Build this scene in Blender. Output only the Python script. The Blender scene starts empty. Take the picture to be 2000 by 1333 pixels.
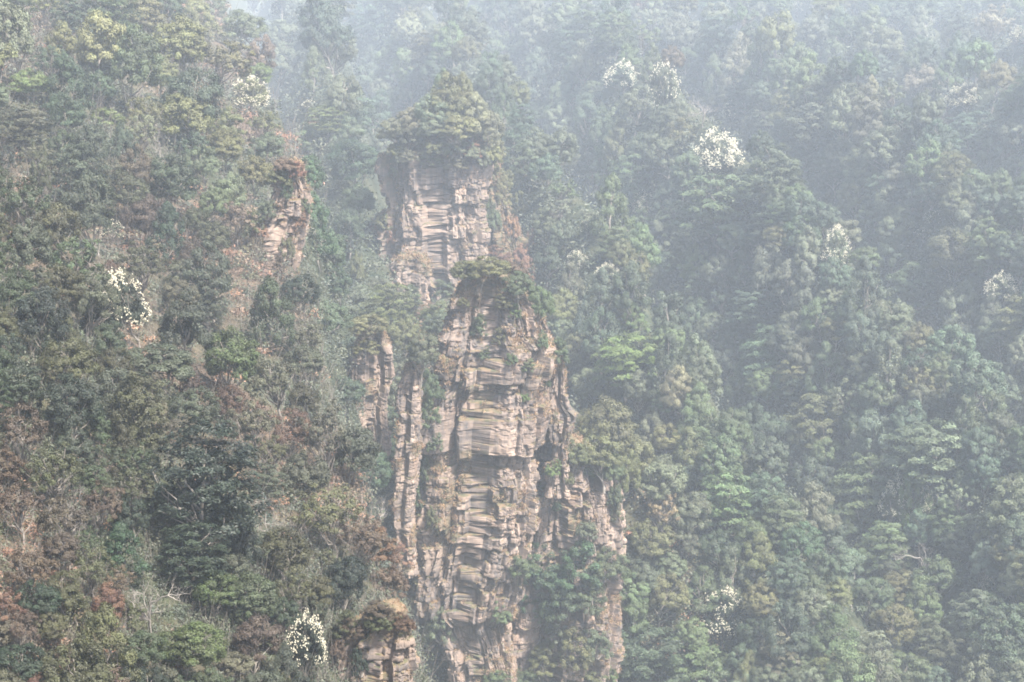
import bpy, math, random
import numpy as np
from mathutils import Vector, Matrix
from mathutils.bvhtree import BVHTree

C = bpy.context.scene.collection
SC = bpy.context.scene
rng = np.random.default_rng(11)
random.seed(5)

# ------------------------------------------------------------------ camera, sky, sun, exposure
PITCH = math.radians(-7.0)
HFOV = math.radians(32.0)
K = math.tan(HFOV / 2) / 1000.0          # tangent per pixel of the 2000 px wide photograph
cam_d = bpy.data.cameras.new('camera')
cam = bpy.data.objects.new('camera', cam_d)
C.objects.link(cam)
cam_d.sensor_width = 36.0
cam_d.lens = 18.0 / math.tan(HFOV / 2)
cam_d.clip_start = 0.5
cam_d.clip_end = 3000.0
cam.rotation_euler = (math.pi / 2 + PITCH, 0, 0)
SC.camera = cam

SUN_AZ, SUN_EL = math.radians(136), math.radians(54)
world = bpy.data.worlds.new("World")
SC.world = world
world.use_nodes = True
wn = world.node_tree
bg = wn.nodes['Background']
sky = wn.nodes.new('ShaderNodeTexSky')
sky.sky_type = 'NISHITA'
sky.sun_disc = False
sky.sun_elevation = SUN_EL
sky.sun_rotation = SUN_AZ
sky.air_density = 1.0
sky.dust_density = 3.0
sky.ozone_density = 1.0
wn.links.new(sky.outputs[0], bg.inputs[0])
bg.inputs[1].default_value = 0.10

sun_d = bpy.data.lights.new('sun', 'SUN')
sun_d.energy = 4.8
sun_d.angle = math.radians(5)
sun_d.color = (1.0, 0.94, 0.86)
sun = bpy.data.objects.new('sun', sun_d)
C.objects.link(sun)
sv = Vector((math.sin(SUN_AZ) * math.cos(SUN_EL), math.cos(SUN_AZ) * math.cos(SUN_EL), math.sin(SUN_EL)))
sun.rotation_euler = sv.to_track_quat('Z', 'Y').to_euler()
sun.location = sv * 300

SC.view_settings.view_transform = 'Standard'
SC.view_settings.look = 'None'
SC.view_settings.gamma = 1.0
SC.view_settings.exposure = 2.05
HAZE_DENSITY, HAZE_G = 0.00068, 0.15
SC.cycles.max_bounces = 5
SC.cycles.diffuse_bounces = 3
SC.cycles.glossy_bounces = 1
SC.cycles.transmission_bounces = 2
SC.cycles.volume_bounces = 2
SC.cycles.use_denoising = True
SC.cycles.filter_width = 1.7
SC.cycles.sample_clamp_indirect = 6.0

# ------------------------------------------------------------------ helpers
cp, sp = math.cos(PITCH), math.sin(PITCH)

def ray(px, py):
    X = (np.asarray(px, float) - 1000) * K
    V = -(np.asarray(py, float) - 666.5) * K
    return X, -sp * V + cp, cp * V + sp           # direction (x, y, z)

def P(px, py, D):
    x, y, z = ray(px, py)
    t = D / y
    return x * t, D, z * t

def proj(x, y, z):
    f = y * cp + z * sp
    return 1000 + x / f / K, 666.5 - (-y * sp + z * cp) / f / K

def hash2(ix, iy, seed):
    n = (ix.astype(np.int64) * 374761393 + iy.astype(np.int64) * 668265263 + seed * 974711) & 0x7fffffff
    n = ((n ^ (n >> 13)) * 1274126177) & 0x7fffffff
    n = n ^ (n >> 16)
    return (n & 0xffff) / 65535.0

def noise2(x, y, seed=0):
    x, y = np.asarray(x, float), np.asarray(y, float)
    ix, iy = np.floor(x), np.floor(y)
    fx, fy = x - ix, y - iy
    fx, fy = fx * fx * (3 - 2 * fx), fy * fy * (3 - 2 * fy)
    a, b = hash2(ix, iy, seed), hash2(ix + 1, iy, seed)
    c, d = hash2(ix, iy + 1, seed), hash2(ix + 1, iy + 1, seed)
    return (a + (b - a) * fx) * (1 - fy) + (c + (d - c) * fx) * fy - 0.5

def fbm(x, y, seed=0, octv=4):
    r, a = 0, 1.0
    for k in range(octv):
        r = r + a * noise2(x * 2 ** k, y * 2 ** k, seed + k * 17)
        a *= 0.5
    return r

def mesh_np(name, verts, faces, mats, smooth=False, attrs=None, mat_idx=None):
    """verts (N,3); faces: list of (M,k) int arrays; attrs {name: per-face float array}"""
    me = bpy.data.meshes.new(name)
    verts = np.asarray(verts, np.float32)
    me.vertices.add(len(verts))
    me.vertices.foreach_set('co', verts.ravel())
    tot = np.concatenate([np.full(len(f), f.shape[1], np.int32) for f in faces])
    loops = np.concatenate([f.ravel() for f in faces]).astype(np.int32)
    me.loops.add(len(loops))
    me.loops.foreach_set('vertex_index', loops)
    me.polygons.add(len(tot))
    st = np.zeros(len(tot), np.int32)
    st[1:] = np.cumsum(tot)[:-1]
    me.polygons.foreach_set('loop_start', st)
    me.polygons.foreach_set('loop_total', tot)
    if mat_idx is not None:
        me.polygons.foreach_set('material_index', np.asarray(mat_idx, np.int32))
    me.polygons.foreach_set('use_smooth', np.full(len(tot), smooth))
    for m in (mats if isinstance(mats, (list, tuple)) else [mats]):
        me.materials.append(m)
    for k, v in (attrs or {}).items():
        v = np.asarray(v, np.float32)
        if v.ndim == 1:
            a = me.attributes.new(k, 'FLOAT', 'FACE')
            a.data.foreach_set('value', v)
        else:
            a = me.attributes.new(k, 'FLOAT_COLOR', 'FACE')
            a.data.foreach_set('color', np.concatenate([v, np.ones((len(v), 1), np.float32)], 1).ravel())
    me.update(calc_edges=True)
    return me

def tag(o, label=None, cat=None, group=None, kind=None):
    if label: o['label'] = label
    if cat: o['category'] = cat
    if group: o['group'] = group
    if kind: o['kind'] = kind
    return o

def link(name, me, parent=None):
    o = bpy.data.objects.new(name, me)
    C.objects.link(o)
    if parent: o.parent = parent
    return o

# ------------------------------------------------------------------ materials
def new_mat(name):
    m = bpy.data.materials.new(name)
    m.use_nodes = True
    nt = m.node_tree
    return m, nt, nt.nodes, nt.links, nt.nodes['Principled BSDF']

def foliage_mat(name, color_src='object', transl=0.12):
    m, nt, N, Lk, b = new_mat(name)
    b.inputs['Roughness'].default_value = 0.55
    b.inputs['Specular IOR Level'].default_value = 0.35
    at = N.new('ShaderNodeAttribute'); at.attribute_name = 'tone'
    mr = N.new('ShaderNodeMapRange')
    mr.inputs['To Min'].default_value = 0.62; mr.inputs['To Max'].default_value = 1.5
    Lk.new(at.outputs['Fac'], mr.inputs['Value'])
    hs = N.new('ShaderNodeHueSaturation')
    hue = N.new('ShaderNodeMapRange')
    hue.inputs['To Min'].default_value = 0.485; hue.inputs['To Max'].default_value = 0.51
    Lk.new(at.outputs['Fac'], hue.inputs['Value'])
    if color_src == 'object':
        oi = N.new('ShaderNodeObjectInfo')
        Lk.new(oi.outputs['Color'], hs.inputs['Color'])
    else:
        ca = N.new('ShaderNodeAttribute'); ca.attribute_name = 'col'
        Lk.new(ca.outputs['Color'], hs.inputs['Color'])
    Lk.new(mr.outputs[0], hs.inputs['Value'])
    Lk.new(hue.outputs[0], hs.inputs['Hue'])
    Lk.new(hs.outputs[0], b.inputs['Base Color'])
    tr = N.new('ShaderNodeBsdfTranslucent')
    Lk.new(hs.outputs[0], tr.inputs['Color'])
    mx = N.new('ShaderNodeMixShader'); mx.inputs[0].default_value = transl
    Lk.new(b.outputs[0], mx.inputs[1]); Lk.new(tr.outputs[0], mx.inputs[2])
    Lk.new(mx.outputs[0], N['Material Output'].inputs['Surface'])
    return m

M_LEAF = foliage_mat('leaf')
M_BRUSH = foliage_mat('brush_leaf', 'attr')

def bark_mat(name, c1, c2):
    m, nt, N, Lk, b = new_mat(name)
    tc = N.new('ShaderNodeTexCoord')
    nz = N.new('ShaderNodeTexNoise'); nz.inputs['Scale'].default_value = 14; nz.inputs['Detail'].default_value = 5
    Lk.new(tc.outputs['Object'], nz.inputs['Vector'])
    cr = N.new('ShaderNodeValToRGB')
    cr.color_ramp.elements[0].color = (*c1, 1); cr.color_ramp.elements[1].color = (*c2, 1)
    cr.color_ramp.elements[0].position = .35; cr.color_ramp.elements[1].position = .65
    Lk.new(nz.outputs['Fac'], cr.inputs[0]); Lk.new(cr.outputs[0], b.inputs['Base Color'])
    b.inputs['Roughness'].default_value = 0.9
    return m
M_BARK = bark_mat('bark', (.10, .085, .07), (.20, .18, .155))
M_GREYBARK = bark_mat('grey_bark', (.065, .056, .048), (.16, .14, .12))
M_PALEBARK = bark_mat('pale_bark', (.10, .088, .078), (.21, .19, .165))

def petal_mat():
    m, nt, N, Lk, b = new_mat('petal')
    at = N.new('ShaderNodeAttribute'); at.attribute_name = 'tone'
    cr = N.new('ShaderNodeValToRGB')
    cr.color_ramp.elements[0].color = (.40, .36, .25, 1); cr.color_ramp.elements[1].color = (.60, .57, .46, 1)
    Lk.new(at.outputs['Fac'], cr.inputs[0]); Lk.new(cr.outputs[0], b.inputs['Base Color'])
    b.inputs['Roughness'].default_value = 0.7
    return m
M_PETAL = petal_mat()

def soil_mat():
    m, nt, N, Lk, b = new_mat('hillside_soil')
    tc = N.new('ShaderNodeTexCoord')
    n1 = N.new('ShaderNodeTexNoise'); n1.inputs['Scale'].default_value = 0.25; n1.inputs['Detail'].default_value = 8; n1.inputs['Roughness'].default_value = .7
    n2 = N.new('ShaderNodeTexNoise'); n2.inputs['Scale'].default_value = 2.5; n2.inputs['Detail'].default_value = 6
    for n in (n1, n2): Lk.new(tc.outputs['Object'], n.inputs['Vector'])
    at = N.new('ShaderNodeAttribute'); at.attribute_name = 'dry'
    g = N.new('ShaderNodeValToRGB'); g.color_ramp.elements[0].color = (.02, .03, .018, 1); g.color_ramp.elements[1].color = (.06, .06, .035, 1)
    d = N.new('ShaderNodeValToRGB'); d.color_ramp.elements[0].color = (.045, .034, .026, 1); d.color_ramp.elements[1].color = (.105, .075, .052, 1)
    for e in (g, d):
        e.color_ramp.elements[0].position = .35; e.color_ramp.elements[1].position = .68
        Lk.new(n1.outputs['Fac'], e.inputs[0])
    mx = N.new('ShaderNodeMix'); mx.data_type = 'RGBA'
    Lk.new(at.outputs['Fac'], mx.inputs['Factor']); Lk.new(g.outputs[0], mx.inputs['A']); Lk.new(d.outputs[0], mx.inputs['B'])
    Lk.new(mx.outputs['Result'], b.inputs['Base Color'])
    bp = N.new('ShaderNodeBump'); bp.inputs['Strength'].default_value = .8; bp.inputs['Distance'].default_value = .5
    Lk.new(n2.outputs['Fac'], bp.inputs['Height']); Lk.new(bp.outputs[0], b.inputs['Normal'])
    b.inputs['Roughness'].default_value = 1.0; b.inputs['Specular IOR Level'].default_value = .1
    return m
M_SOIL = soil_mat()

def rock_mat():
    m, nt, N, Lk, b = new_mat('strata_rock')
    geo = N.new('ShaderNodeNewGeometry')
    tone = N.new('ShaderNodeAttribute'); tone.attribute_name = 'tone'
    grass = N.new('ShaderNodeAttribute'); grass.attribute_name = 'grass'
    stain = N.new('ShaderNodeAttribute'); stain.attribute_name = 'stain'
    mp = N.new('ShaderNodeMapping'); mp.inputs['Scale'].default_value = (1.3, 1.3, 1.7)
    Lk.new(geo.outputs['Position'], mp.inputs['Vector'])
    ns = N.new('ShaderNodeTexNoise'); ns.inputs['Scale'].default_value = 1.1; ns.inputs['Detail'].default_value = 9; ns.inputs['Roughness'].default_value = .68
    Lk.new(mp.outputs[0], ns.inputs['Vector'])
    mv = N.new('ShaderNodeMapping'); mv.inputs['Scale'].default_value = (2.4, 2.4, .35)
    Lk.new(geo.outputs['Position'], mv.inputs['Vector'])
    nv = N.new('ShaderNodeTexNoise'); nv.inputs['Scale'].default_value = 1.0; nv.inputs['Detail'].default_value = 7; nv.inputs['Roughness'].default_value = .7
    Lk.new(mv.outputs[0], nv.inputs['Vector'])
    cr = N.new('ShaderNodeValToRGB')
    els = cr.color_ramp.elements
    els[0].position = 0.0; els[0].color = (.07, .06, .057, 1)
    els[1].position = 1.0; els[1].color = (.29, .228, .182, 1)
    for p_, c_ in ((.25, (.10, .08, .068)), (.5, (.152, .116, .095)), (.75, (.208, .158, .126))):
        e = els.new(p_); e.color = (*c_, 1)
    ad = N.new('ShaderNodeMath'); ad.operation = 'MULTIPLY_ADD'; ad.inputs[1].default_value = 1.1
    Lk.new(ns.outputs['Fac'], ad.inputs[0])
    sb = N.new('ShaderNodeMath'); sb.operation = 'SUBTRACT'; sb.inputs[1].default_value = .55
    Lk.new(tone.outputs['Fac'], sb.inputs[0]); Lk.new(sb.outputs[0], ad.inputs[2])
    Lk.new(ad.outputs[0], cr.inputs[0])
    # grey-black weathering streaks
    st = N.new('ShaderNodeMapRange'); st.inputs['From Min'].default_value = .48; st.inputs['From Max'].default_value = .66
    sa = N.new('ShaderNodeMath'); sa.operation = 'ADD'; Lk.new(nv.outputs['Fac'], sa.inputs[0]); Lk.new(stain.outputs['Fac'], sa.inputs[1])
    Lk.new(sa.outputs[0], st.inputs['Value'])
    stm = N.new('ShaderNodeMath'); stm.operation = 'MULTIPLY'; stm.inputs[1].default_value = .75
    Lk.new(st.outputs[0], stm.inputs[0])
    m1 = N.new('ShaderNodeMix'); m1.data_type = 'RGBA'
    Lk.new(stm.outputs[0], m1.inputs['Factor']); Lk.new(cr.outputs[0], m1.inputs['A']); m1.inputs['B'].default_value = (.055, .055, .057, 1)
    # ochre / rust lichen
    no = N.new('ShaderNodeTexNoise'); no.inputs['Scale'].default_value = .45; no.inputs['Detail'].default_value = 8; no.inputs['Roughness'].default_value = .65
    Lk.new(geo.outputs['Position'], no.inputs['Vector'])
    om = N.new('ShaderNodeMapRange'); om.inputs['From Min'].default_value = .52; om.inputs['From Max'].default_value = .70; om.inputs['To Max'].default_value = .45
    Lk.new(no.outputs['Fac'], om.inputs['Value'])
    m2 = N.new('ShaderNodeMix'); m2.data_type = 'RGBA'
    Lk.new(om.outputs[0], m2.inputs['Factor']); Lk.new(m1.outputs['Result'], m2.inputs['A']); m2.inputs['B'].default_value = (.19, .12, .08, 1)
    # moss / straw on ledges
    gn = N.new('ShaderNodeTexNoise'); gn.inputs['Scale'].default_value = 1.8; gn.inputs['Detail'].default_value = 6
    Lk.new(geo.outputs['Position'], gn.inputs['Vector'])
    gc = N.new('ShaderNodeValToRGB'); gc.color_ramp.elements[0].color = (.05, .055, .03, 1); gc.color_ramp.elements[1].color = (.12, .085, .052, 1)
    gc.color_ramp.elements[0].position = .35; gc.color_ramp.elements[1].position = .6
    Lk.new(gn.outputs['Fac'], gc.inputs[0])
    m3 = N.new('ShaderNodeMix'); m3.data_type = 'RGBA'
    Lk.new(grass.outputs['Fac'], m3.inputs['Factor']); Lk.new(m2.outputs['Result'], m3.inputs['A']); Lk.new(gc.outputs[0], m3.inputs['B'])
    Lk.new(m3.outputs['Result'], b.inputs['Base Color'])
    bp = N.new('ShaderNodeBump'); bp.inputs['Strength'].default_value = .6; bp.inputs['Distance'].default_value = .12
    Lk.new(ns.outputs['Fac'], bp.inputs['Height']); Lk.new(bp.outputs[0], b.inputs['Normal'])
    b.inputs['Roughness'].default_value = .9; b.inputs['Specular IOR Level'].default_value = .2
    return m
M_ROCK = rock_mat()

# ------------------------------------------------------------------ terrain
EDGE_PX = [(830, 1320, 78), (715, 1010, 96), (645, 780, 118), (585, 540, 150), (605, 350, 195), (520, 170, 280), (440, 20, 380)]
_e = [(-60, 22, -70), (15, 8, -47), (40, 2, -37), (58, -1, -30.5)]
for ex, ey, ed in EDGE_PX:
    x_, _, z_ = P(ex, ey, ed); _e.append((ed, x_, z_))
_e += [(520, -115, 42), (700, -190, 60), (1400, -420, 90)]
_e = np.array(_e)
_m = np.array([(-50, -3, -300), (150, -3, -130), (168, -3, -70), (173, -3, -40), (180, -4, -24), (205, -7, -22.5), (240, -9, -25), (262, -9, -24), (300, -8, -19), (360, -8, -9), (430, -8, -2), (1000, -8, -2)])

def h_left(x, y):
    xe, ze = np.interp(y, _e[:, 0], _e[:, 1]), np.interp(y, _e[:, 0], _e[:, 2])
    g = fbm(y * .03 + 5, x * .015, 3, 3) * 5
    u = np.maximum(xe - x, 0)
    sl = np.interp(y, [100, 150], [.8, .43])
    up = ze + 70 * np.tanh(sl * u / 70) + g * np.clip(u / 12, 0, 1)
    return np.where(x < xe, up, ze - 3.8 * (x - xe))

def h_right(x, y):
    base = -97.6 + .27 * np.minimum(y, 330) + .14 * np.maximum(y - 330, 0) - np.maximum(185 - y, 0) * .38
    wob = 6 * noise2(y * .012, 3.3, 5) * 2
    rib = 8 * np.cos(2 * math.pi * (x - 22 + .14 * (y - 190) + wob) / 33)
    am = np.clip((y - 100) / 100, .2, 1.6)
    return base + rib * am + np.maximum(x - 110, 0) * np.interp(y, [250, 450], [.35, 0]) + fbm(x * .03, y * .03, 9, 3) * 5

def h_mid(x, y):
    xc, zc = np.interp(y, _m[:, 0], _m[:, 1]), np.interp(y, _m[:, 0], _m[:, 2])
    d = x - xc
    return zc - np.where(d > 0, .92, 1.3) * (np.sqrt(d * d + 6) - 2.4)

def terr(x, y):
    a, b, c = h_left(x, y), h_right(x, y), h_mid(x, y)
    h = np.maximum(np.maximum(a, b), c)
    return h + fbm(x * .12, y * .12, 21, 3) * 1.2

def comp(x, y):
    a, b, c = float(h_left(x, y)), float(h_right(x, y)), float(h_mid(x, y))
    if a >= b and a >= c:
        xe = np.interp(y, _e[:, 0], _e[:, 1])
        return 'L' if x < xe + .5 else 'V'
    return 'M' if c > b else 'R'

gx = np.concatenate([np.arange(-330, -90, 4.0), np.arange(-90, 130, 1.25), np.arange(130, 440, 4.0)])
gy = np.concatenate([np.arange(-40, 60, 4.0), np.arange(60, 420, 1.25), np.arange(420, 1060, 4.0)])
GX, GY = np.meshgrid(gx, gy)
GZ = terr(GX, GY)
nv_, nu_ = GX.shape
idx = np.arange(nv_ * nu_).reshape(nv_, nu_)
qf = np.stack([idx[:-1, :-1], idx[:-1, 1:], idx[1:, 1:], idx[1:, :-1]], -1).reshape(-1, 4)
fx, fy = (GX[:-1, :-1]).ravel(), (GY[:-1, :-1]).ravel()
xe_ = np.interp(fy, _e[:, 0], _e[:, 1])
dry = np.clip((xe_ + 3 - fx) / 6, 0, 1) * np.clip(.55 + 1.4 * fbm(fx * .07, fy * .07, 33, 3), 0, 1)
dry[(h_mid(fx, fy) > h_right(fx, fy)) & (h_mid(fx, fy) > h_left(fx, fy))] = .35
hill = link('hillside', mesh_np('hillside', np.stack([GX, GY, GZ], -1).reshape(-1, 3), [qf], M_SOIL, True, {'dry': dry}))
tag(hill, kind='structure', label='steep wooded mountainside of brown soil under the forest')

_ys = np.concatenate([np.arange(45, 420, .8), np.arange(420, 1050, 1.5)])
def terr_hit(px, py):
    dx, dy, dz = ray(px, py)
    t = _ys / dy
    d = terr(t * dx, _ys) - t * dz
    i = np.argmax(d > 0)
    if d[i] <= 0: return None
    y = _ys[i]
    if i > 0:
        y = _ys[i - 1] + (_ys[i] - _ys[i - 1]) * (-d[i - 1]) / (d[i] - d[i - 1] + 1e-9)
    t = y / dy
    return np.array([t * dx, y, t * dz])

# ------------------------------------------------------------------ rocks
def master(S, Z, r, width, amp, seed):
    """vertical joints that split the face into leaning columns"""
    smin, smax = S.min() - 3, S.max() + 3
    j = [smin]
    while j[-1] < smax: j.append(j[-1] + width * float(np.clip(r.lognormal(0, .45), .45, 2.0)))
    j = np.array(j); n = len(j)
    s = S + .35 * width * noise2(Z * .5 / width, S * .05, seed + 4) + .08 * width * noise2(Z * 2.5 / width, S * .2, seed + 5)
    i = np.clip(np.searchsorted(j, s) - 1, 0, n - 2)
    o = r.normal(0, amp, n); ts = r.normal(-.06, .19, n); sh = r.uniform(-1, 1, n); rd = r.uniform(0, .45, n); sk = r.uniform(-.5, .5, n)
    mid = (j[i] + j[i + 1]) / 2; wd = j[i + 1] - j[i]
    ds = np.minimum(s - j[i], j[i + 1] - s)
    gr = np.clip(.5 + 1.5 * noise2(Z * .25 / width, i * 7.3, seed + 6), 0, 1)
    v = o[i] + np.clip(ts[i], -.5, .5) * (s - mid) - rd[i] * np.abs(s - mid - sk[i] * wd * .6) - gr * .75 * amp * np.exp(-(ds / (.045 * width + .04)) ** 2)
    return v, sh[i]

def blockfield(S, Z, r, thick, joint, bounds=None, offs=None, jscale=None, amp=.28, tilt=.25, seed=0, pyr=.35, shift=0, wob=.35):
    zmin, zmax = Z.min() - 3, Z.max() + 3
    if bounds is None:
        b = [zmin]
        while b[-1] < zmax: b.append(b[-1] + thick * float(np.clip(r.lognormal(0, .5), .35, 2.4)))
        b = np.array(b)
    else:
        b = np.array(sorted(bounds)); b = np.concatenate([[zmin - 5], b, [zmax + 5]])
    Zp = Z + shift * thick + wob * thick * noise2(S * .35 / thick, Z * .12, seed + 1) + min(wob, .08) * thick * noise2(S * 2.2 / thick, Z * .4, seed + 2)
    li = np.clip(np.searchsorted(b, Zp) - 1, 0, len(b) - 2)
    O = np.zeros_like(S); T = np.zeros_like(S)
    smin, smax = S.min() - 2, S.max() + 2
    for k in range(len(b) - 1):
        m = li == k
        if not m.any(): continue
        j = [smin]
        js = joint * (jscale[k] if jscale is not None else 1)
        while j[-1] < smax: j.append(j[-1] + js * float(np.clip(r.lognormal(0, .45), .4, 2.2)))
        j = np.array(j)
        s, z = S[m], Zp[m]
        s = s + .14 * joint * noise2(z * .7 / thick, s * .15, seed + 3 + k) + .08 * joint * noise2(z * 3 / thick, s * .5, seed + 9)
        bi = np.clip(np.searchsorted(j, s) - 1, 0, len(j) - 2)
        n = len(j)
        o = r.normal(0, amp, n); ts = r.normal(0, tilt, n); tz = r.normal(.03, tilt * .25, n)
        rd = r.uniform(0, 1, n) * pyr; tn = r.uniform(0, 1, n)
        sc_, zc_ = (j[bi] + j[bi + 1]) / 2, (b[k] + b[k + 1]) / 2
        ds = np.minimum(s - j[bi], j[bi + 1] - s); dz = np.minimum(z - b[k], b[k + 1] - z)
        skew = (tn[bi] - .5) * .5 * (j[bi + 1] - j[bi])
        v = o[bi] + ts[bi] * (s - sc_) - tz[bi] * (z - zc_) - rd[bi] * np.abs(s - sc_ - skew)
        gz = np.clip(.45 + 1.8 * noise2(s * .45 / joint, z * .3 / thick, seed + 77), 0, 1.2)
        gs = np.clip(.45 + 1.8 * noise2(s * .3 / joint, z * .5 / thick, seed + 78), 0, 1.2)
        v = v - gs * .8 * amp * np.exp(-(ds / (.04 * joint + .03)) ** 2) - gz * .9 * amp * np.exp(-(dz / (.04 * thick + .03)) ** 2)
        if offs is not None: v = v + offs[k]
        O[m] = v; T[m] = tn[bi]
    return O, T

ROCKS = []          # (object, verts, quads, normals, grass weight)
def rock(name, label, prof, D, thick_ratio, seed, cell, scale=1.0, bounds_py=None, offs_py=None, jsc_py=None, amp=1.0, grassy=.3, e=.55, cat='rock pillar', dome=.5, stain=0.0, calm=()):
    r = np.random.default_rng(seed)
    prof = np.array(prof, float)
    zz = P(1000, prof[:, 0], D)[2]
    xl = P(prof[:, 1], prof[:, 0], D)[0]; xr = P(prof[:, 2], prof[:, 0], D)[0]
    z = np.arange(zz[0], zz[-1], -cell)
    a = np.interp(-z, -zz, (xr - xl) / 2); cx = np.interp(-z, -zz, (xr + xl) / 2)
    amax = a.max(); am = np.median(a)
    k0 = max(5, int(.03 * len(z)))
    # dome cap: first rows shrink towards the middle
    ncap = 10
    capf = np.sqrt(1 - (1 - np.linspace(0.0, 1, ncap)) ** 2)
    z = np.concatenate([z[0] + dome * a[0] * (1 - np.linspace(0, 1, ncap)), z])
    a = np.concatenate([a[0] * capf, a]); cx = np.concatenate([np.full(ncap, cx[0]), cx])
    nf = int(2.6 * amax / cell); nb = max(12, nf // 5)
    ph = np.concatenate([np.linspace(-.12 * math.pi, 1.12 * math.pi, nf), np.linspace(1.12 * math.pi, 1.88 * math.pi, nb + 2)[1:-1]])
    ph = ph[::-1].copy()
    c, s = np.cos(ph), np.sin(ph)
    ec, es = np.sign(c) * np.abs(c) ** e, np.sign(s) * np.abs(s) ** e
    bdep = thick_ratio * am
    bz = thick_ratio * (.5 * am + .5 * a)
    bx0, by0 = am * ec, bdep * es
    S1 = np.concatenate([[0], np.cumsum(np.hypot(np.diff(bx0), np.diff(by0)))])
    S, Z = np.meshgrid(S1, z)
    MV, SH = master(S, Z, r, 2.1 * scale, .32 * amp * scale, seed)
    if bounds_py is not None:
        bz_ = P(1000, np.array(bounds_py, float), D)[2][::-1]
        offs = np.concatenate([[0], np.array(offs_py, float)[::-1], [0]]); jsc = np.concatenate([[1], np.array(jsc_py, float)[::-1], [1]])
        O1, T1 = blockfield(S, Z, r, 1.7 * scale, 1.5 * scale, bz_, offs, jsc, .22 * amp * scale, .26 * amp, seed, shift=.30 * SH)
    else:
        O1, T1 = blockfield(S, Z, r, 1.7 * scale, 1.5 * scale, None, None, None, .24 * amp * scale, .26 * amp, seed, shift=.7 * SH)
    O2a, T2 = blockfield(S, Z, r, .62 * scale, .72 * scale, None, None, None, .10 * amp * scale, .20 * amp, seed + 50, shift=1.7 * SH, wob=.06)
    O2b, T2b = blockfield(S, Z, r, 1.4 * scale, .48 * scale, None, None, None, .11 * amp * scale, .30 * amp, seed + 150, shift=1.0 * SH, wob=.15)
    pm = np.clip(-.1 + 3.0 * fbm(S * .22 / scale, Z * .30 / scale, seed + 190, 2), 0, 1)
    O2 = O2a * pm + O2b * (1 - pm); T2 = T2 * pm + T2b * (1 - pm)
    big = noise2(S * .16 / scale, Z * .09 / scale, seed + 7) * 1.5 * scale * amp
    patch = np.clip(.5 + 1.6 * fbm(S * .3 / scale, Z * .3 / scale, seed + 90, 2), .15, 1.2)
    O3, T3 = blockfield(S, Z, r, .30 * scale, .34 * scale, None, None, None, .055 * amp * scale, .20 * amp, seed + 250, shift=3 * SH, wob=.12)
    cal = np.zeros(len(z))
    for pa, pb in calm:
        cal[(z < P(1000, pa, D)[2]) & (z > P(1000, pb, D)[2])] = 1
    cal = cal[:, None]; patch = patch * (1 - .5 * cal); O1 = O1 * (1 + .55 * cal); O3 = O3 * (1 - .5 * cal)
    O = MV + .85 * O1 + 1.45 * O2 * patch + O3 + .55 * big + .08 * scale * fbm(S * 1.6 / scale, Z * 1.6 / scale, seed + 70, 3)
    fade = np.clip((a / am), 0.05, 1)[:, None]
    O = O * np.minimum(1, fade * 1.2)
    nx = np.sign(c) * np.abs(c) ** .7; ny = -np.sign(s) * np.abs(s) ** .7
    nl = np.hypot(nx, ny); nx, ny = nx / nl, ny / nl
    X = cx[:, None] + a[:, None] * ec[None] + O * nx[None]
    Y = D - bz[:, None] * es[None] + O * ny[None]
    # bedding surfaces dip gently down towards the valley
    Zw = Z - .16 * (D - Y) + .05 * scale * fbm(S * 2, Z * 2, seed + 33, 2)
    nr, nc = S.shape
    ii = np.arange(nr * nc).reshape(nr, nc)
    jj = np.roll(ii, -1, axis=1)
    quads = np.stack([ii[:-1], ii[1:], jj[1:], jj[:-1]], -1).reshape(-1, 4)
    V = np.stack([X, Y, Zw], -1).reshape(-1, 3)
    p = V[quads]
    n = np.cross(p[:, 2] - p[:, 0], p[:, 3] - p[:, 1])
    n /= np.linalg.norm(n, axis=1, keepdims=True) + 1e-12
    ctr = p.mean(1)
    if (n[:, 1] * (ctr[:, 1] - D)).sum() < 0:
        quads = quads[:, ::-1]; n = -n
    gn = fbm(ctr[:, 0] * .35 / scale + seed, ctr[:, 2] * .35 / scale, seed + 5, 4)
    up = n[:, 2]
    top = np.clip(1 - (zz[0] + dome * a[0] - ctr[:, 2]) / (1.6 * scale), 0, 1)
    gw = np.clip((up - .48 + gn * .6) / .25, 0, 1) + np.clip((gn + grassy - .60) / .14, 0, 1) * .8 + .6 * top
    gw = np.clip(gw, 0, 1)
    tone = (.45 * T1 + .33 * T2 + .22 * T3)
    tone = ((tone[:-1] + tone[1:]) / 2).reshape(-1)
    stn = stain + .16 * noise2(ctr[:, 0] * .1, ctr[:, 2] * .35, seed + 61)
    o = link(name, mesh_np(name, V, [quads], M_ROCK, False, {'tone': tone, 'grass': gw, 'stain': stn}))
    tag(o, label, cat, 'rock spires and outcrops of the ridge')
    ROCKS.append((o, V, quads, n, ctr, gw, scale, D))
    return o

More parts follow.
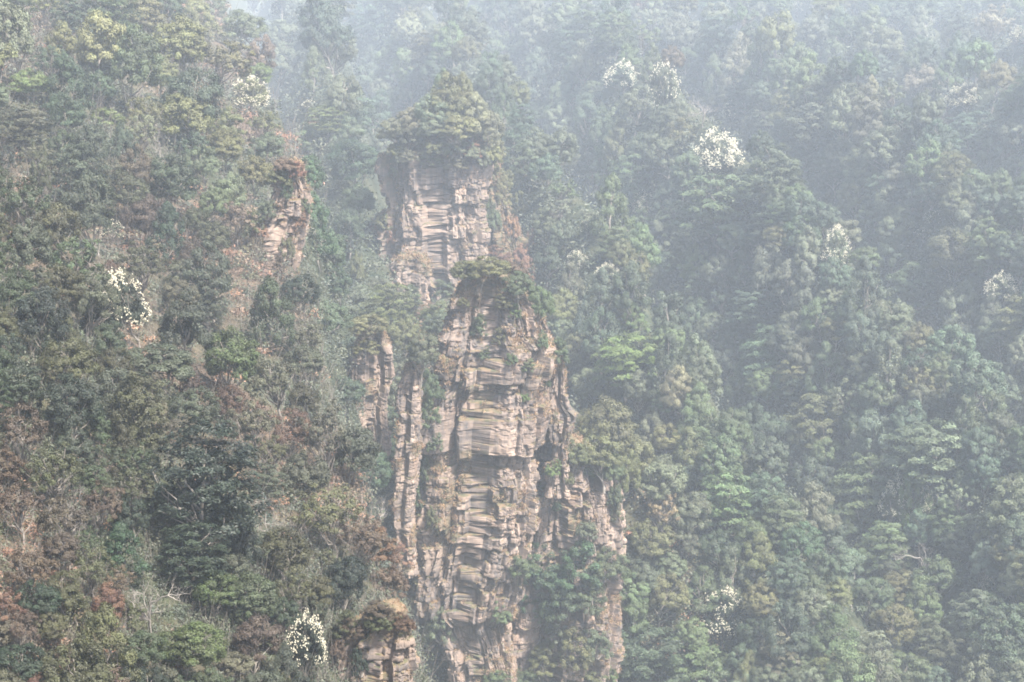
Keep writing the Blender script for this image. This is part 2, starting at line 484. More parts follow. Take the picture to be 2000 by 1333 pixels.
CELL = .085
fb = [560, 580, 600, 640, 664, 690, 735, 753, 783, 868, 897, 934, 965, 990, 1010, 1027, 1052, 1075, 1100, 1130, 1160, 1194, 1225, 1260, 1290, 1333, 1380]
fo = [0, .1, 0, .1, .15, .3, -.2, .2, .55, -.30, .15, .3, .4, .3, .5, .15, .25, .3, .25, .3, .5, -.3, 0, .15, .1, .1]
fj = [.8, .8, .8, .8, 1.0, 1.1, .8, 1.2, 1.3, .8, .6, .7, .8, .7, .5, .6, .5, .5, .5, .6, .6, .5, .6, .6, .5, .5]
rock('rock_spire', 'tall front rock spire with jutting pale blocks halfway up',
     [(562, 895, 1012), (580, 884, 1028), (605, 880, 1032), (640, 872, 1040), (650, 866, 1050), (665, 862, 1064), (700, 852, 1066), (722, 854, 1058), (745, 848, 1052), (760, 838, 1056),
      (790, 834, 1056), (825, 830, 1050), (868, 835, 1042), (895, 838, 1036), (935, 832, 1044), (1000, 830, 1038), (1060, 826, 1022), (1110, 818, 1006), (1180, 822, 985),
      (1200, 848, 976), (1260, 872, 985), (1320, 885, 1000), (1420, 885, 1010)], 165, .8, 101, CELL, 1.0, fb, fo, fj, grassy=.24, cat='rock spire', e=.42, calm=[(664, 735), (792, 866)])
rock('rock_wall', 'broad set-back rock wall on the right flank of the front spire',
     [(878, 1040, 1145), (892, 1030, 1190), (930, 1015, 1203), (1010, 1008, 1206), (1060, 1000, 1212), (1120, 990, 1200), (1200, 980, 1206), (1250, 970, 1202), (1300, 970, 1192), (1420, 950, 1190)],
     169, .62, 202, CELL, 1.1, grassy=.30, cat='rock wall')
rock('rock_buttress', 'grassy recessed rock buttress on the left flank of the front spire',
     [(850, 815, 880), (900, 800, 890), (1000, 790, 890), (1120, 800, 890), (1180, 812, 900), (1250, 830, 930), (1420, 840, 960)], 170.5, .8, 303, .11, .9, grassy=.5, cat='rock buttress')
rock('rock_slab', 'small leaning slab beside the head of the front spire',
     [(612, 1046, 1060), (640, 1040, 1072), (700, 1036, 1078), (760, 1040, 1088), (890, 1040, 1100)], 166.5, 1.0, 404, .08, .6, grassy=.3, cat='rock slab')
rock('rock_pillar', 'finger-like rock pillar standing right of the jutting pale blocks',
     [(704, 1082, 1098), (722, 1078, 1104), (780, 1073, 1103), (798, 1073, 1110), (806, 1071, 1122), (850, 1074, 1114), (868, 1078, 1108), (970, 1062, 1120)], 164, 1.0, 505, .075, .6, grassy=.25)
rock('rock_pillar', 'slender leaning rock pillar left of the front spire',
     [(716, 790, 818), (730, 782, 821), (760, 772, 819), (792, 770, 816), (812, 779, 816), (900, 770, 816), (960, 768, 808), (1010, 764, 804), (1120, 774, 812)], 160, 1.0, 606, .075, .6, grassy=.33, amp=.7)
rock('rock_pillar', 'short grass-capped rock pillar in the shaded ravine',
     [(655, 706, 752), (682, 690, 766), (740, 688, 768), (790, 688, 756), (880, 685, 760)], 174, 1.0, 707, .09, .75, grassy=.40, amp=.7)
rock('rock_spire', 'broad rear rock spire with a tree-covered conical top',
     [(205, 868, 892), (225, 850, 910), (250, 825, 930), (275, 795, 945), (290, 766, 950), (303, 756, 950), (320, 752, 953), (350, 753, 951), (362, 757, 948), (400, 759, 946), (440, 760, 946), (500, 757, 948), (522, 770, 940), (560, 825, 930), (640, 850, 940)],
     255, .75, 813, .13, 1.5, grassy=.26, cat='rock spire', e=.42)
rock('rock_shoulder', 'lower rock shoulder on the left of the rear spire',
     [(425, 736, 775), (445, 714, 778), (500, 708, 775), (560, 700, 770), (650, 690, 770)], 260, 1.0, 909, .15, 1.3, grassy=.42, cat='rock shoulder')
rock('rock_bluff', 'rounded grass-topped rock knob at the foot of the rear spire',
     [(503, 778, 832), (512, 768, 842), (545, 766, 841), (600, 772, 838), (680, 775, 840)], 244, 1.0, 111, .12, 1.0, grassy=.4, cat='knob', dome=.3)
rock('rock_shoulder', 'grassy sloping rock shoulder on the right of the rear spire',
     [(300, 944, 962), (340, 940, 980), (420, 935, 1003), (460, 930, 1022), (540, 930, 1044), (640, 930, 1052)], 263, 1.0, 222, .15, 1.2, grassy=.85, cat='rock shoulder')
rock('rock_cliff', 'broken reddish cliff on the edge of the near wooded slope',
     [(325, 556, 588), (345, 540, 592), (400, 530, 602), (450, 495, 598), (500, 480, 588), (560, 478, 560), (640, 480, 540)], 153, .9, 333, .08, .8, grassy=.38, cat='cliff')
rock('rock_outcrop', 'pale blocky outcrop at the bottom edge below rusty shrubs',
     [(1205, 715, 805), (1225, 668, 818), (1260, 650, 820), (1440, 640, 820)], 72, .7, 444, .040, .5, grassy=.3, cat='outcrop')
rock('rock_outcrop', 'small faint pale outcrop among trees right of the rear spire',
     [(322, 1048, 1062), (335, 1041, 1069), (370, 1030, 1066), (420, 1020, 1066)], 330, 1.0, 555, .2, 1.2, grassy=.3, cat='outcrop')

TREES = []
allv, allq, k_ = [], [], 0
for (o, V, q, *_r) in ROCKS:
    allv.append(V); allq.append(q + k_); k_ += len(V)
BV = BVHTree.FromPolygons(np.concatenate(allv).tolist(), np.concatenate(allq).tolist())
def rock_hit(px, py):
    d = Vector([float(v) for v in ray(px, py)]).normalized()
    h = BV.ray_cast(Vector((0, 0, 0)), d, 1600)
    return None if h[0] is None else (np.array(h[0]), np.array(h[1]))
def hit(px, py):
    r_, t_ = rock_hit(px, py), terr_hit(px, py)
    if r_ is not None and (t_ is None or r_[0][1] < t_[1]): return r_[0], 'rock'
    return (t_, 'ground') if t_ is not None else (None, None)

# ------------------------------------------------------------------ plant models
def leaf_quads(cen, nrm, size, r, asp=.55):
    n = len(cen)
    nrm = nrm / (np.linalg.norm(nrm, axis=1, keepdims=True) + 1e-9)
    t = r.normal(size=(n, 3)); t -= (t * nrm).sum(1, keepdims=True) * nrm
    t /= np.linalg.norm(t, axis=1, keepdims=True) + 1e-9
    b = np.cross(nrm, t)
    L = (size * r.uniform(.7, 1.3, n))[:, None]
    fold = nrm * L * .18
    v = np.stack([cen - t * L, cen - b * L * asp + fold, cen + t * L, cen + b * L * asp + fold], 1)
    return v.reshape(-1, 3), np.arange(4 * n).reshape(n, 4)

def tube(pts, rad, ns=5):
    pts = np.asarray(pts, float); n = len(pts)
    tg = np.gradient(pts, axis=0); tg /= np.linalg.norm(tg, axis=1, keepdims=True) + 1e-9
    ref = np.where(np.abs(tg[:, 2:3]) > .9, np.array([[1., 0, 0]]), np.array([[0, 0, 1.]]))
    u = np.cross(tg, ref); u /= np.linalg.norm(u, axis=1, keepdims=True) + 1e-9
    w = np.cross(tg, u)
    an = np.arange(ns) * 2 * math.pi / ns
    ring = pts[:, None] + np.asarray(rad)[:, None, None] * (np.cos(an)[None, :, None] * u[:, None] + np.sin(an)[None, :, None] * w[:, None])
    i = np.arange(n * ns).reshape(n, ns); j = np.roll(i, -1, 1)
    f = np.stack([i[:-1], j[:-1], j[1:], i[1:]], -1).reshape(-1, 4)
    return ring.reshape(-1, 3), f

class Geo:
    def __init__(s): s.v, s.f, s.t, s.n = [], [], [], 0
    def add(s, v, f, tone=.5):
        s.v.append(v); s.f.append(f + s.n); s.n += len(v)
        s.t.append(np.full(len(f), tone) if np.isscalar(tone) else np.asarray(tone))
    def mesh(s, name, mat):
        return mesh_np(name, np.concatenate(s.v), [np.concatenate(s.f)], mat, False, {'tone': np.concatenate(s.t)})

def limb(g, p0, p1, r0, r1, r, sag=.06, n=5, ns=5):
    t = np.linspace(0, 1, n)[:, None]
    p = p0 + (p1 - p0) * t + r.normal(0, sag, (n, 3)) * np.sin(t * math.pi) * np.linalg.norm(p1 - p0)
    v, f = tube(p, r0 + (r1 - r0) * t[:, 0], ns); g.add(v, f)
    return p

def sph(r, n, zmin=-1):
    z = r.uniform(zmin, 1, n); a = r.uniform(0, 2 * math.pi, n); q = np.sqrt(1 - z * z)
    return np.stack([q * np.cos(a), q * np.sin(a), z], 1)

def crown_clumps(kind, r):
    """clump centres, radii (xy, z), outward direction; unit tree: width 1, height 1 (base at 0)"""
    if kind == 'round':
        d = sph(r, 88, -.5)
        lob = sph(r, 7, -.1); lo = np.maximum.reduce([np.clip((d @ l - .72) / .28, 0, 1) for l in lob])
        rad = .72 + .26 * lo + r.normal(0, .03, len(d))
        c = d * rad[:, None] * np.array([.46, .46, .42]) + np.array([0, 0, .56])
        R = np.stack([r.uniform(.05, .12, len(d)), r.uniform(.04, .075, len(d))], 1)
    elif kind == 'layered':
        c, d, R = [], [], []
        zt = .30
        while zt < .99:
            f = (zt - .2) / .8
            rr = .5 * (1 - f ** 3.0) ** .5 * (0.8 + .5 * min(1, f * 2.5)) * r.uniform(.82, 1.08)
            rr = min(rr, .5)
            n = max(3, int(18 * rr / .5))
            for k in range(n):
                a = 2 * math.pi * (k + r.uniform(-.4, .4)) / n
                q = rr * r.uniform(.62, 1.0)
                c.append((q * math.cos(a), q * math.sin(a), zt + r.normal(0, .042) - .10 * q)); d.append((math.cos(a), math.sin(a), .25))
                R.append((r.uniform(.07, .125), r.uniform(.016, .032)))
            for k in range(max(1, n // 3)):
                a = r.uniform(0, 6.28); q = rr * r.uniform(0, .6)
                c.append((q * math.cos(a), q * math.sin(a), zt + r.normal(.01, .02))); d.append((math.cos(a) * .4, math.sin(a) * .4, 1))
                R.append((r.uniform(.07, .11), r.uniform(.015, .025)))
            zt += r.uniform(.085, .125)
        c, d, R = map(np.array, (c, d, R))
    elif kind == 'domed':
        d = sph(r, 66, -.15)
        lob = sph(r, 5, .1); lo = np.maximum.reduce([np.clip((d @ l - .65) / .35, 0, 1) for l in lob])
        rad = .68 + .32 * lo + r.normal(0, .035, len(d))
        c = d * rad[:, None] * np.array([.47, .47, .50]) + np.array([0, 0, .46])
        R = np.stack([r.uniform(.06, .14, len(d)), r.uniform(.035, .07, len(d))], 1)
    elif kind == 'conical':
        n = 75; f = r.uniform(0, 1, n) ** 1.1
        a = r.uniform(0, 2 * math.pi, n)
        lob = 1 + .22 * np.sin(3 * a + r.uniform(0, 6)) * np.cos(7 * f + r.uniform(0, 6))
        q = .46 * (1 - f ** 1.6) ** .75 * np.clip(f * 5 + .6, 0, 1) * lob * r.uniform(.8, 1.0, n)
        c = np.stack([q * np.cos(a), q * np.sin(a), .12 + .86 * f], 1)
        d = np.stack([np.cos(a), np.sin(a), np.full(n, .5)], 1)
        R = np.stack([r.uniform(.06, .10, n), r.uniform(.055, .085, n)], 1)
    elif kind == 'sparse':
        n = 60; d = sph(r, n, -.35)
        c = d * (r.uniform(.45, 1.0, n)[:, None]) * np.array([.46, .46, .38]) + np.array([0, 0, .60]) + r.normal(0, .03, (n, 3))
        R = np.stack([r.uniform(.05, .085, n), r.uniform(.03, .055, n)], 1)
    else:                                                    # shrub: foliage down to the ground
        n = 70; d = sph(r, n, -.1)
        c = d * r.uniform(.7, 1.0, n)[:, None] * np.array([.44, .44, .8]) + np.array([0, 0, .12])
        c[:, 2] *= 1 + .25 * np.sin(4 * c[:, 0] + r.uniform(0, 6)); c[:, 2] = np.clip(c[:, 2], .03, 1.0)
        R = np.stack([r.uniform(.06, .10, n), r.uniform(.06, .09, n)], 1)
    return c, d / np.linalg.norm(d, axis=1, keepdims=True), R

SPEC = dict(domed=(170, .0160), round=(140, .0165), layered=(115, .0165), conical=(150, .0155), sparse=(80, .0170), shrub=(110, .0200))

def build_plant(kind, seed, flowers=0):
    r = np.random.default_rng(seed)
    c, d, R = crown_clumps(kind, r)
    per, ls = SPEC[kind]
    g = Geo()
    for i in range(len(c)):
        n = int(per * r.uniform(.7, 1.3))
        u = sph(r, n) * (r.uniform(0, 1, n) ** .4)[:, None]
        off = u * np.array([R[i, 0], R[i, 0], R[i, 1]])
        if kind == 'layered':                                # drooping, spiky spray
            q = np.linalg.norm(off[:, :2], axis=1); off[:, 2] -= .35 * q * q / R[i, 0]
            nr = np.array([0, 0, 1.0]) + .35 * d[i] + r.normal(0, .26, (n, 3))
        else:
            nr = u * 1.1 + d[i] * .45 + np.array([0, 0, .55]) + r.normal(0, .28, (n, 3))
        tone = np.clip(r.uniform(.12, .88) + r.normal(0, .10, n), 0, 1)
        v, f = leaf_quads(c[i] + off, nr, np.full(n, ls), r, .5)
        g.add(v, f, tone)
    # inner leaves close the view through the crown without filling the gaps at its edge
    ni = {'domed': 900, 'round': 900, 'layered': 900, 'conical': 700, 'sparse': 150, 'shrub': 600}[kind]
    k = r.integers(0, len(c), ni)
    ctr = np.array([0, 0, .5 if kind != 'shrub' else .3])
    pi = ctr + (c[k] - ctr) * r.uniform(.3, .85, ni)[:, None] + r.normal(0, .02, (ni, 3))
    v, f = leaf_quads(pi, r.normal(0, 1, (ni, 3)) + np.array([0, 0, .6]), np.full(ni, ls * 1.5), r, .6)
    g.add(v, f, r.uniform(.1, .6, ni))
    crown = g.mesh(kind + '_crown', M_LEAF)
    # trunk and limbs
    t = Geo()
    if kind == 'shrub':
        for k in range(7):
            e = c[r.integers(0, len(c))] * .8
            limb(t, np.array([r.normal(0, .02), r.normal(0, .02), -.06]), e, .014, .005, r)
        trunk = t.mesh(kind + '_stem', M_BARK)
    else:
        top = np.array([r.normal(0, .05), r.normal(0, .05), .80 if kind != 'sparse' else .62])
        p = limb(t, np.array([r.normal(0, .08), r.normal(0, .08), -.14]), top, .026, .008, r, .03, 8, 6)
        for k in range(16 if kind != 'sparse' else 26):
            e = c[r.integers(0, len(c))]
            s_ = p[min(7, max(2, int(8 * e[2] * .75)))]
            q = limb(t, s_, e, .011, .0035, r, .07)
            if kind == 'sparse':
                for m_ in range(3): limb(t, q[3], q[3] + r.normal(0, .07, 3), .004, .002, r, .1, 3, 3)
        trunk = t.mesh(kind + '_trunk', M_GREYBARK if kind == 'sparse' else M_BARK)
    fl = None
    if flowers:
        b = Geo()
        for q in range(flowers):
            i = r.integers(0, len(c))
            if r.uniform() > .25 and c[i][2] < .3: continue
            cc = c[i] + d[i] * R[i] [0] * .95 + r.normal(0, .038, 3)
            n = 10
            v, f = leaf_quads(cc + sph(r, n, -.2) * .013, sph(r, n, -.2), np.full(n, .0078 if flowers < 1000 else .0090), r, .8)
            b.add(v, f, r.uniform(0, 1, n))
        fl = b.mesh('blossom', M_PETAL)
    return crown, trunk, fl

def build_bare(seed):
    r = np.random.default_rng(seed)
    t = Geo()
    def grow(p, dr, ln, rad, lev):
        e = p + dr * ln
        q = limb(t, p, e, rad, rad * .6, r, .05, 4, 5 if lev < 2 else 3)
        if lev >= 4: return
        for k in range(4 if lev else 7):
            s_ = q[r.integers(1, 4)]
            nd = dr * .7 + r.normal(0, .55, 3) + np.array([0, 0, .12]); nd /= np.linalg.norm(nd)
            grow(s_, nd, ln * r.uniform(.45, .68), rad * .48, lev + 1)
    grow(np.array([0, 0, -.1]), np.array([.05, 0, 1.0]), .55, .024, 0)
    v = np.concatenate(t.v); v[:, 2] = np.clip(v[:, 2], -.1, 1.05); t.v = [v]; t.f = [np.concatenate(t.f)]; t.t = [np.concatenate(t.t)]
    b = Geo()
    return t.mesh('bare_branches', M_PALEBARK)

VAR = {k: [build_plant(k, 1000 + 37 * i + n * 501) for i in range(n_)] for n, (k, n_) in enumerate(dict(round=7, layered=6, conical=5, sparse=5, shrub=5, domed=7).items())}
FLW = {'dense': [build_plant('domed', 77, 1001), build_plant('round', 79, 1001)], 'mid': [build_plant('round', 81, 700), build_plant('domed', 85, 620)], 'few': [build_plant('round', 91, 240), build_plant('sparse', 93, 260)]}
BARE = [build_bare(s_) for s_ in (3, 8, 21)]

PAL = {'dark green': (.028, .042, .021), 'deep green': (.028, .052, .023), 'mid green': (.053, .074, .032), 'fresh green': (.070, .100, .030), 'olive green': (.074, .077, .031),
       'grey-green': (.069, .081, .047), 'bluish green': (.044, .064, .039), 'pale olive': (.108, .106, .062), 'brown': (.100, .073, .046), 'rusty brown': (.138, .076, .045)}
KNAME = {'domed': 'domed_tree', 'round': 'broadleaf_tree', 'layered': 'layered_tree', 'conical': 'conical_tree', 'sparse': 'sparse_tree', 'shrub': 'shrub', 'flower': 'flowering_tree', 'bare': 'bare_tree'}
NPL = 0
def place(kind, cx, cy, w, h, tone, label=None, sub=None, depth=None, on=None):
    """a plant whose crown spans about w x h photo pixels round (cx, cy), rooted on the ground or rock under it"""
    global NPL
    low = {'round': .13, 'domed': .33, 'layered': .24, 'conical': .08, 'sparse': .20, 'shrub': 0, 'bare': 0, 'flower': .30 if sub == 'dense' else .18}[kind]
    hh = h / (1 - low)
    by = min(cy - h / 2 + hh * (.98 if kind != 'shrub' else .9), 1425)
    if depth is None:
        if on == 'ground':
            p = terr_hit(cx, by); where = 'ground'
        else:
            p, where = hit(cx, by)
        if p is None: return None
    else:
        p = np.array(P(cx, by, depth)); where = 'rock'
    mpp = K * (p[1] * cp + p[2] * sp)
    p = p.copy()
    W, H = w * mpp, hh * mpp
    if where == 'rock' and depth is None: p[1] -= .10 * W
    NPL += 1
    rr = random.Random(NPL * 7 + int(cx))
    root = bpy.data.objects.new(KNAME[kind], None)
    root.empty_display_size = .2
    C.objects.link(root)
    root.location = p
    root.scale = (W, W, H)
    root.rotation_euler = (rr.gauss(0, .07), rr.gauss(0, .07), rr.uniform(0, 6.28))
    col = None
    if kind == 'bare':
        o = link('branches', BARE[NPL % 3], root)
    else:
        if kind == 'flower': cm, tm, fm = FLW[sub][NPL % len(FLW[sub])]
        else: cm, tm, fm = VAR[kind][rr.randrange(len(VAR[kind]))]
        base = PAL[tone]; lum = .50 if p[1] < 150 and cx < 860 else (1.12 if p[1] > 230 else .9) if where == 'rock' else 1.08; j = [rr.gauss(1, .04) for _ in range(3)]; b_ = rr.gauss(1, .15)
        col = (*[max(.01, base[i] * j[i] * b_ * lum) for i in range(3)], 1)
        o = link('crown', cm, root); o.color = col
        link('stem' if kind == 'shrub' else 'trunk', tm, root)
        if fm: link('blossom', fm, root)
    TREES.append(dict(o=root, kind=kind, tone=tone, px=cx, py=cy, w=w, h=h, y=p[1], label=label))
    return root

# ---- flowering trees (photo position, size)
FL = [(1218, 155, 66, 64, 'mid', 'bluish green', 'hazy white-flowering tree with pale trunk showing, high on the far slope'),
      (1303, 180, 62, 112, 'few', 'grey-green', 'tall thinly flowering tree right of the hazy white-flowering tree'),
      (1427, 222, 34, 40, 'mid', 'grey-green', 'small white-flowering tree just above the densest white-flowering tree'),
      (1403, 300, 92, 78, 'dense', 'grey-green', 'densest white-flowering tree, a round mass of bloom on the far slope'),
      (1258, 402, 48, 50, 'mid', 'mid green', 'small bright white-flowering tree beside the layered crown, below the densest bloom'),
      (493, 190, 74, 66, 'mid', 'olive green', 'cream-flowering tree on the upper near slope above the broken cliff'),
      (598, 206, 28, 24, 'mid', 'olive green', 'tiny cream-flowering tree at the lip of the upper ravine'),
      (274, 600, 88, 126, 'mid', 'dark green', 'large cream-flowering tree in the middle of the near slope'),
      (212, 455, 56, 48, 'few', 'grey-green', 'thinly white-dotted tree above the large cream-flowering tree'),
      (1408, 1206, 84, 100, 'mid', 'dark green', 'white-dotted flowering tree low on the slope right of the front spire'),
      (605, 1262, 72, 124, 'mid', 'dark green', 'white-flowering tree beside the umbrella-shaped tree at the bottom'),
      (1630, 492, 52, 84, 'mid', 'grey-green', 'white-flowering tree on the crest of the far wooded rib'),
      (1965, 565, 66, 62, 'mid', 'grey-green', 'white-flowering tree by the right border halfway up'),
      (1885, 192, 66, 46, 'mid', 'pale olive', 'hazy cream-flowering tree high by the right border'),
      (1984, 80, 46, 52, 'few', 'pale olive', 'pale flowering tree at the upper right corner'),
      (1820, 428, 34, 36, 'few', 'grey-green', 'small thinly flowering tree on the far slope, upper of two close together'),
      (1803, 460, 34, 26, 'few', 'grey-green', 'small thinly flowering tree on the far slope, lower of two close together'),
      (1130, 512, 44, 36, 'mid', 'grey-green', 'white-flowering tree right of the saddle, left one of a pair'),
      (1180, 532, 44, 38, 'mid', 'grey-green', 'white-flowering tree right of the saddle, right one of a pair'),
      (1145, 446, 30, 30, 'few', 'grey-green', 'small white-dotted tree above the flowering pair by the saddle'),
      (1558, 20, 30, 28, 'few', 'pale olive', 'very faint flowering tree at the top border'),
      (548, 20, 36, 40, 'few', 'grey-green', 'pale flowering tree at the top border above the ravine'),
      (1742, 985, 60, 104, 'mid', 'mid green', 'thinly flowering tree beside a bright conical tree on the lower right slope'),
      (1812, 985, 26, 60, 'mid', 'mid green', 'narrow white-flowering tree right of the bright conical tree'),
      (1932, 1140, 26, 26, 'mid', 'dark green', 'tiny white-flowering tree at the lower right')]
for cx, cy, w, h, sub, tone, lab in FL:
    o_ = place('flower', cx, cy, w, h, tone, lab, sub, on='ground' if cx != 792 else None)
    if cx == 274: o_.rotation_euler = (0, -.32, 0)

# ---- plants picked out from the photograph: kind, x, y, w, h, tone
H = '''round 500 345 85 80 olive green
sparse 465 430 90 80 brown
round 525 295 80 70 grey-green
round 600 285 75 70 mid green
layered 400 930 235 215 dark green
layered 372 1075 150 110 dark green
round 370 1268 150 116 fresh green
round 140 800 130 140 dark green
round 445 712 125 135 fresh green
conical 540 610 115 135 mid green
conical 322 462 100 125 deep green
sparse 530 745 130 120 pale olive
sparse 500 830 110 120 pale olive
sparse 640 850 115 140 pale olive
round 598 712 90 76 pale olive
round 690 890 110 120 grey-green
layered 285 800 110 150 olive green
round 310 715 160 85 grey-green
round 420 1160 105 95 fresh green
round 495 1175 130 110 mid green
round 565 1090 120 120 olive green
sparse 640 1005 150 120 olive green
sparse 700 1055 125 105 brown
shrub 735 1075 110 80 rusty brown
round 600 935 115 110 grey-green
round 500 1260 115 110 brown
round 455 1305 90 60 pale olive
conical 245 1075 105 110 deep green
sparse 100 920 130 130 olive green
sparse 40 850 120 130 brown
sparse 120 1020 120 120 brown
sparse 40 990 110 110 brown
sparse 60 1110 110 110 brown
shrub 150 1205 95 100 olive green
round 70 1180 95 90 deep green
round 30 1300 110 90 deep green
sparse 200 990 100 110 brown
sparse 170 1110 100 100 olive green
shrub 250 1200 90 80 olive green
shrub 120 1290 90 70 brown
bare 297 1165 130 190 brown
bare 140 985 100 130 brown
bare 520 1000 80 100 brown
bare 740 990 80 90 brown
bare 1375 215 80 70 brown
bare 1165 365 60 60 brown
bare 1810 1085 100 120 brown
bare 1815 630 60 80 brown
bare 310 290 60 110 brown
bare 280 180 50 60 brown
round 120 455 115 115 olive green
round 50 490 100 120 grey-green
shrub 215 522 46 40 rusty brown
round 60 168 90 64 fresh green
shrub 205 228 90 54 fresh green
round 40 80 115 170 grey-green
layered 45 245 130 80 pale olive
sparse 88 350 60 140 pale olive
round 505 152 60 55 fresh green
layered 640 232 90 56 olive green
shrub 612 236 28 30 rusty brown
conical 620 440 95 130 deep green
round 600 352 85 95 deep green
round 645 500 85 100 dark green
round 705 325 125 105 deep green
round 755 300 90 90 grey-green
round 700 400 80 80 mid green
round 690 450 70 80 dark green
round 590 580 85 85 dark green
round 655 555 75 80 dark green
round 645 630 95 85 bluish green
round 700 605 110 100 grey-green
layered 760 600 115 90 olive green
round 690 700 85 80 bluish green
round 675 770 80 70 dark green
round 735 830 85 90 dark green
round 715 930 90 100 dark green
round 745 880 70 80 dark green
layered 725 45 105 80 bluish green
round 660 105 95 90 grey-green
conical 620 135 65 85 grey-green
round 480 60 95 80 grey-green
round 560 80 90 80 grey-green
layered 1410 395 185 115 mid green
layered 1235 358 110 110 mid green
layered 1520 335 110 95 grey-green
round 1645 235 95 130 grey-green
layered 1695 225 75 110 grey-green
conical 1700 180 45 60 pale olive
round 1720 95 95 90 grey-green
round 1860 505 140 115 olive green
round 1900 745 120 120 bluish green
layered 1820 875 165 115 grey-green
layered 1600 825 115 115 olive green
layered 1680 950 130 115 mid green
conical 1782 965 70 135 fresh green
round 1410 540 75 85 grey-green
round 1360 525 85 95 fresh green
layered 1230 695 125 95 fresh green
conical 1240 625 65 65 fresh green
round 1250 765 85 85 grey-green
round 1185 850 130 140 olive green
round 1240 905 90 100 olive green
round 1285 945 110 110 grey-green
round 1210 930 60 110 olive green
round 1500 900 95 95 bluish green
layered 1415 975 125 115 mid green
layered 1250 1275 180 125 dark green
layered 1370 1300 120 90 mid green
conical 1625 1235 110 110 mid green
layered 1955 1250 115 165 dark green
layered 1965 985 100 140 grey-green
conical 1580 500 90 110 grey-green
conical 1690 570 95 130 bluish green
conical 1660 610 80 90 mid green
layered 1480 600 120 80 bluish green
layered 1500 690 120 100 bluish green
round 1500 760 100 90 mid green
conical 1360 800 90 100 mid green
conical 1440 760 90 110 mid green
round 1300 670 80 80 mid green
conical 1160 600 95 140 bluish green
conical 1120 560 70 90 grey-green
layered 1130 690 75 90 olive green
round 1100 610 80 90 olive green
round 1155 760 85 80 grey-green
conical 1050 150 90 110 bluish green
round 1330 80 100 100 grey-green
conical 1440 120 80 110 pale olive
round 1590 70 90 80 grey-green
layered 1580 250 120 90 grey-green
round 1730 300 110 100 grey-green
conical 1800 60 80 90 grey-green
round 1800 170 90 80 pale olive
layered 1900 260 120 80 bluish green
round 1950 160 80 80 olive green
sparse 1940 50 90 90 pale olive
layered 1780 560 100 90 mid green
round 1720 780 90 90 mid green
conical 1620 720 90 100 mid green
layered 1530 1010 90 90 mid green
round 1560 1070 100 100 deep green
conical 1480 1090 100 100 olive green
round 1400 1080 90 90 dark green
round 1340 1010 100 100 grey-green
round 1270 1060 100 90 olive green
sparse 1290 1000 80 90 brown
conical 1370 1150 90 90 mid green
round 1290 1170 100 100 olive green
round 1490 1180 90 90 olive green
round 1620 1060 95 90 bluish green
layered 1730 1060 110 90 mid green
round 1700 1170 100 90 mid green
round 1740 1230 100 100 olive green
round 1840 1130 110 90 mid green
layered 1900 1200 110 100 grey-green
layered 1870 1290 100 80 pale olive
conical 1920 1290 60 80 mid green
round 1760 1310 110 80 mid green
layered 1650 1310 110 80 olive green'''
for ln in H.split('\n'):
    k, cx, cy, w, h, *t = ln.split()
    place(k, float(cx), float(cy), float(w), float(h), ' '.join(t), on='ground')

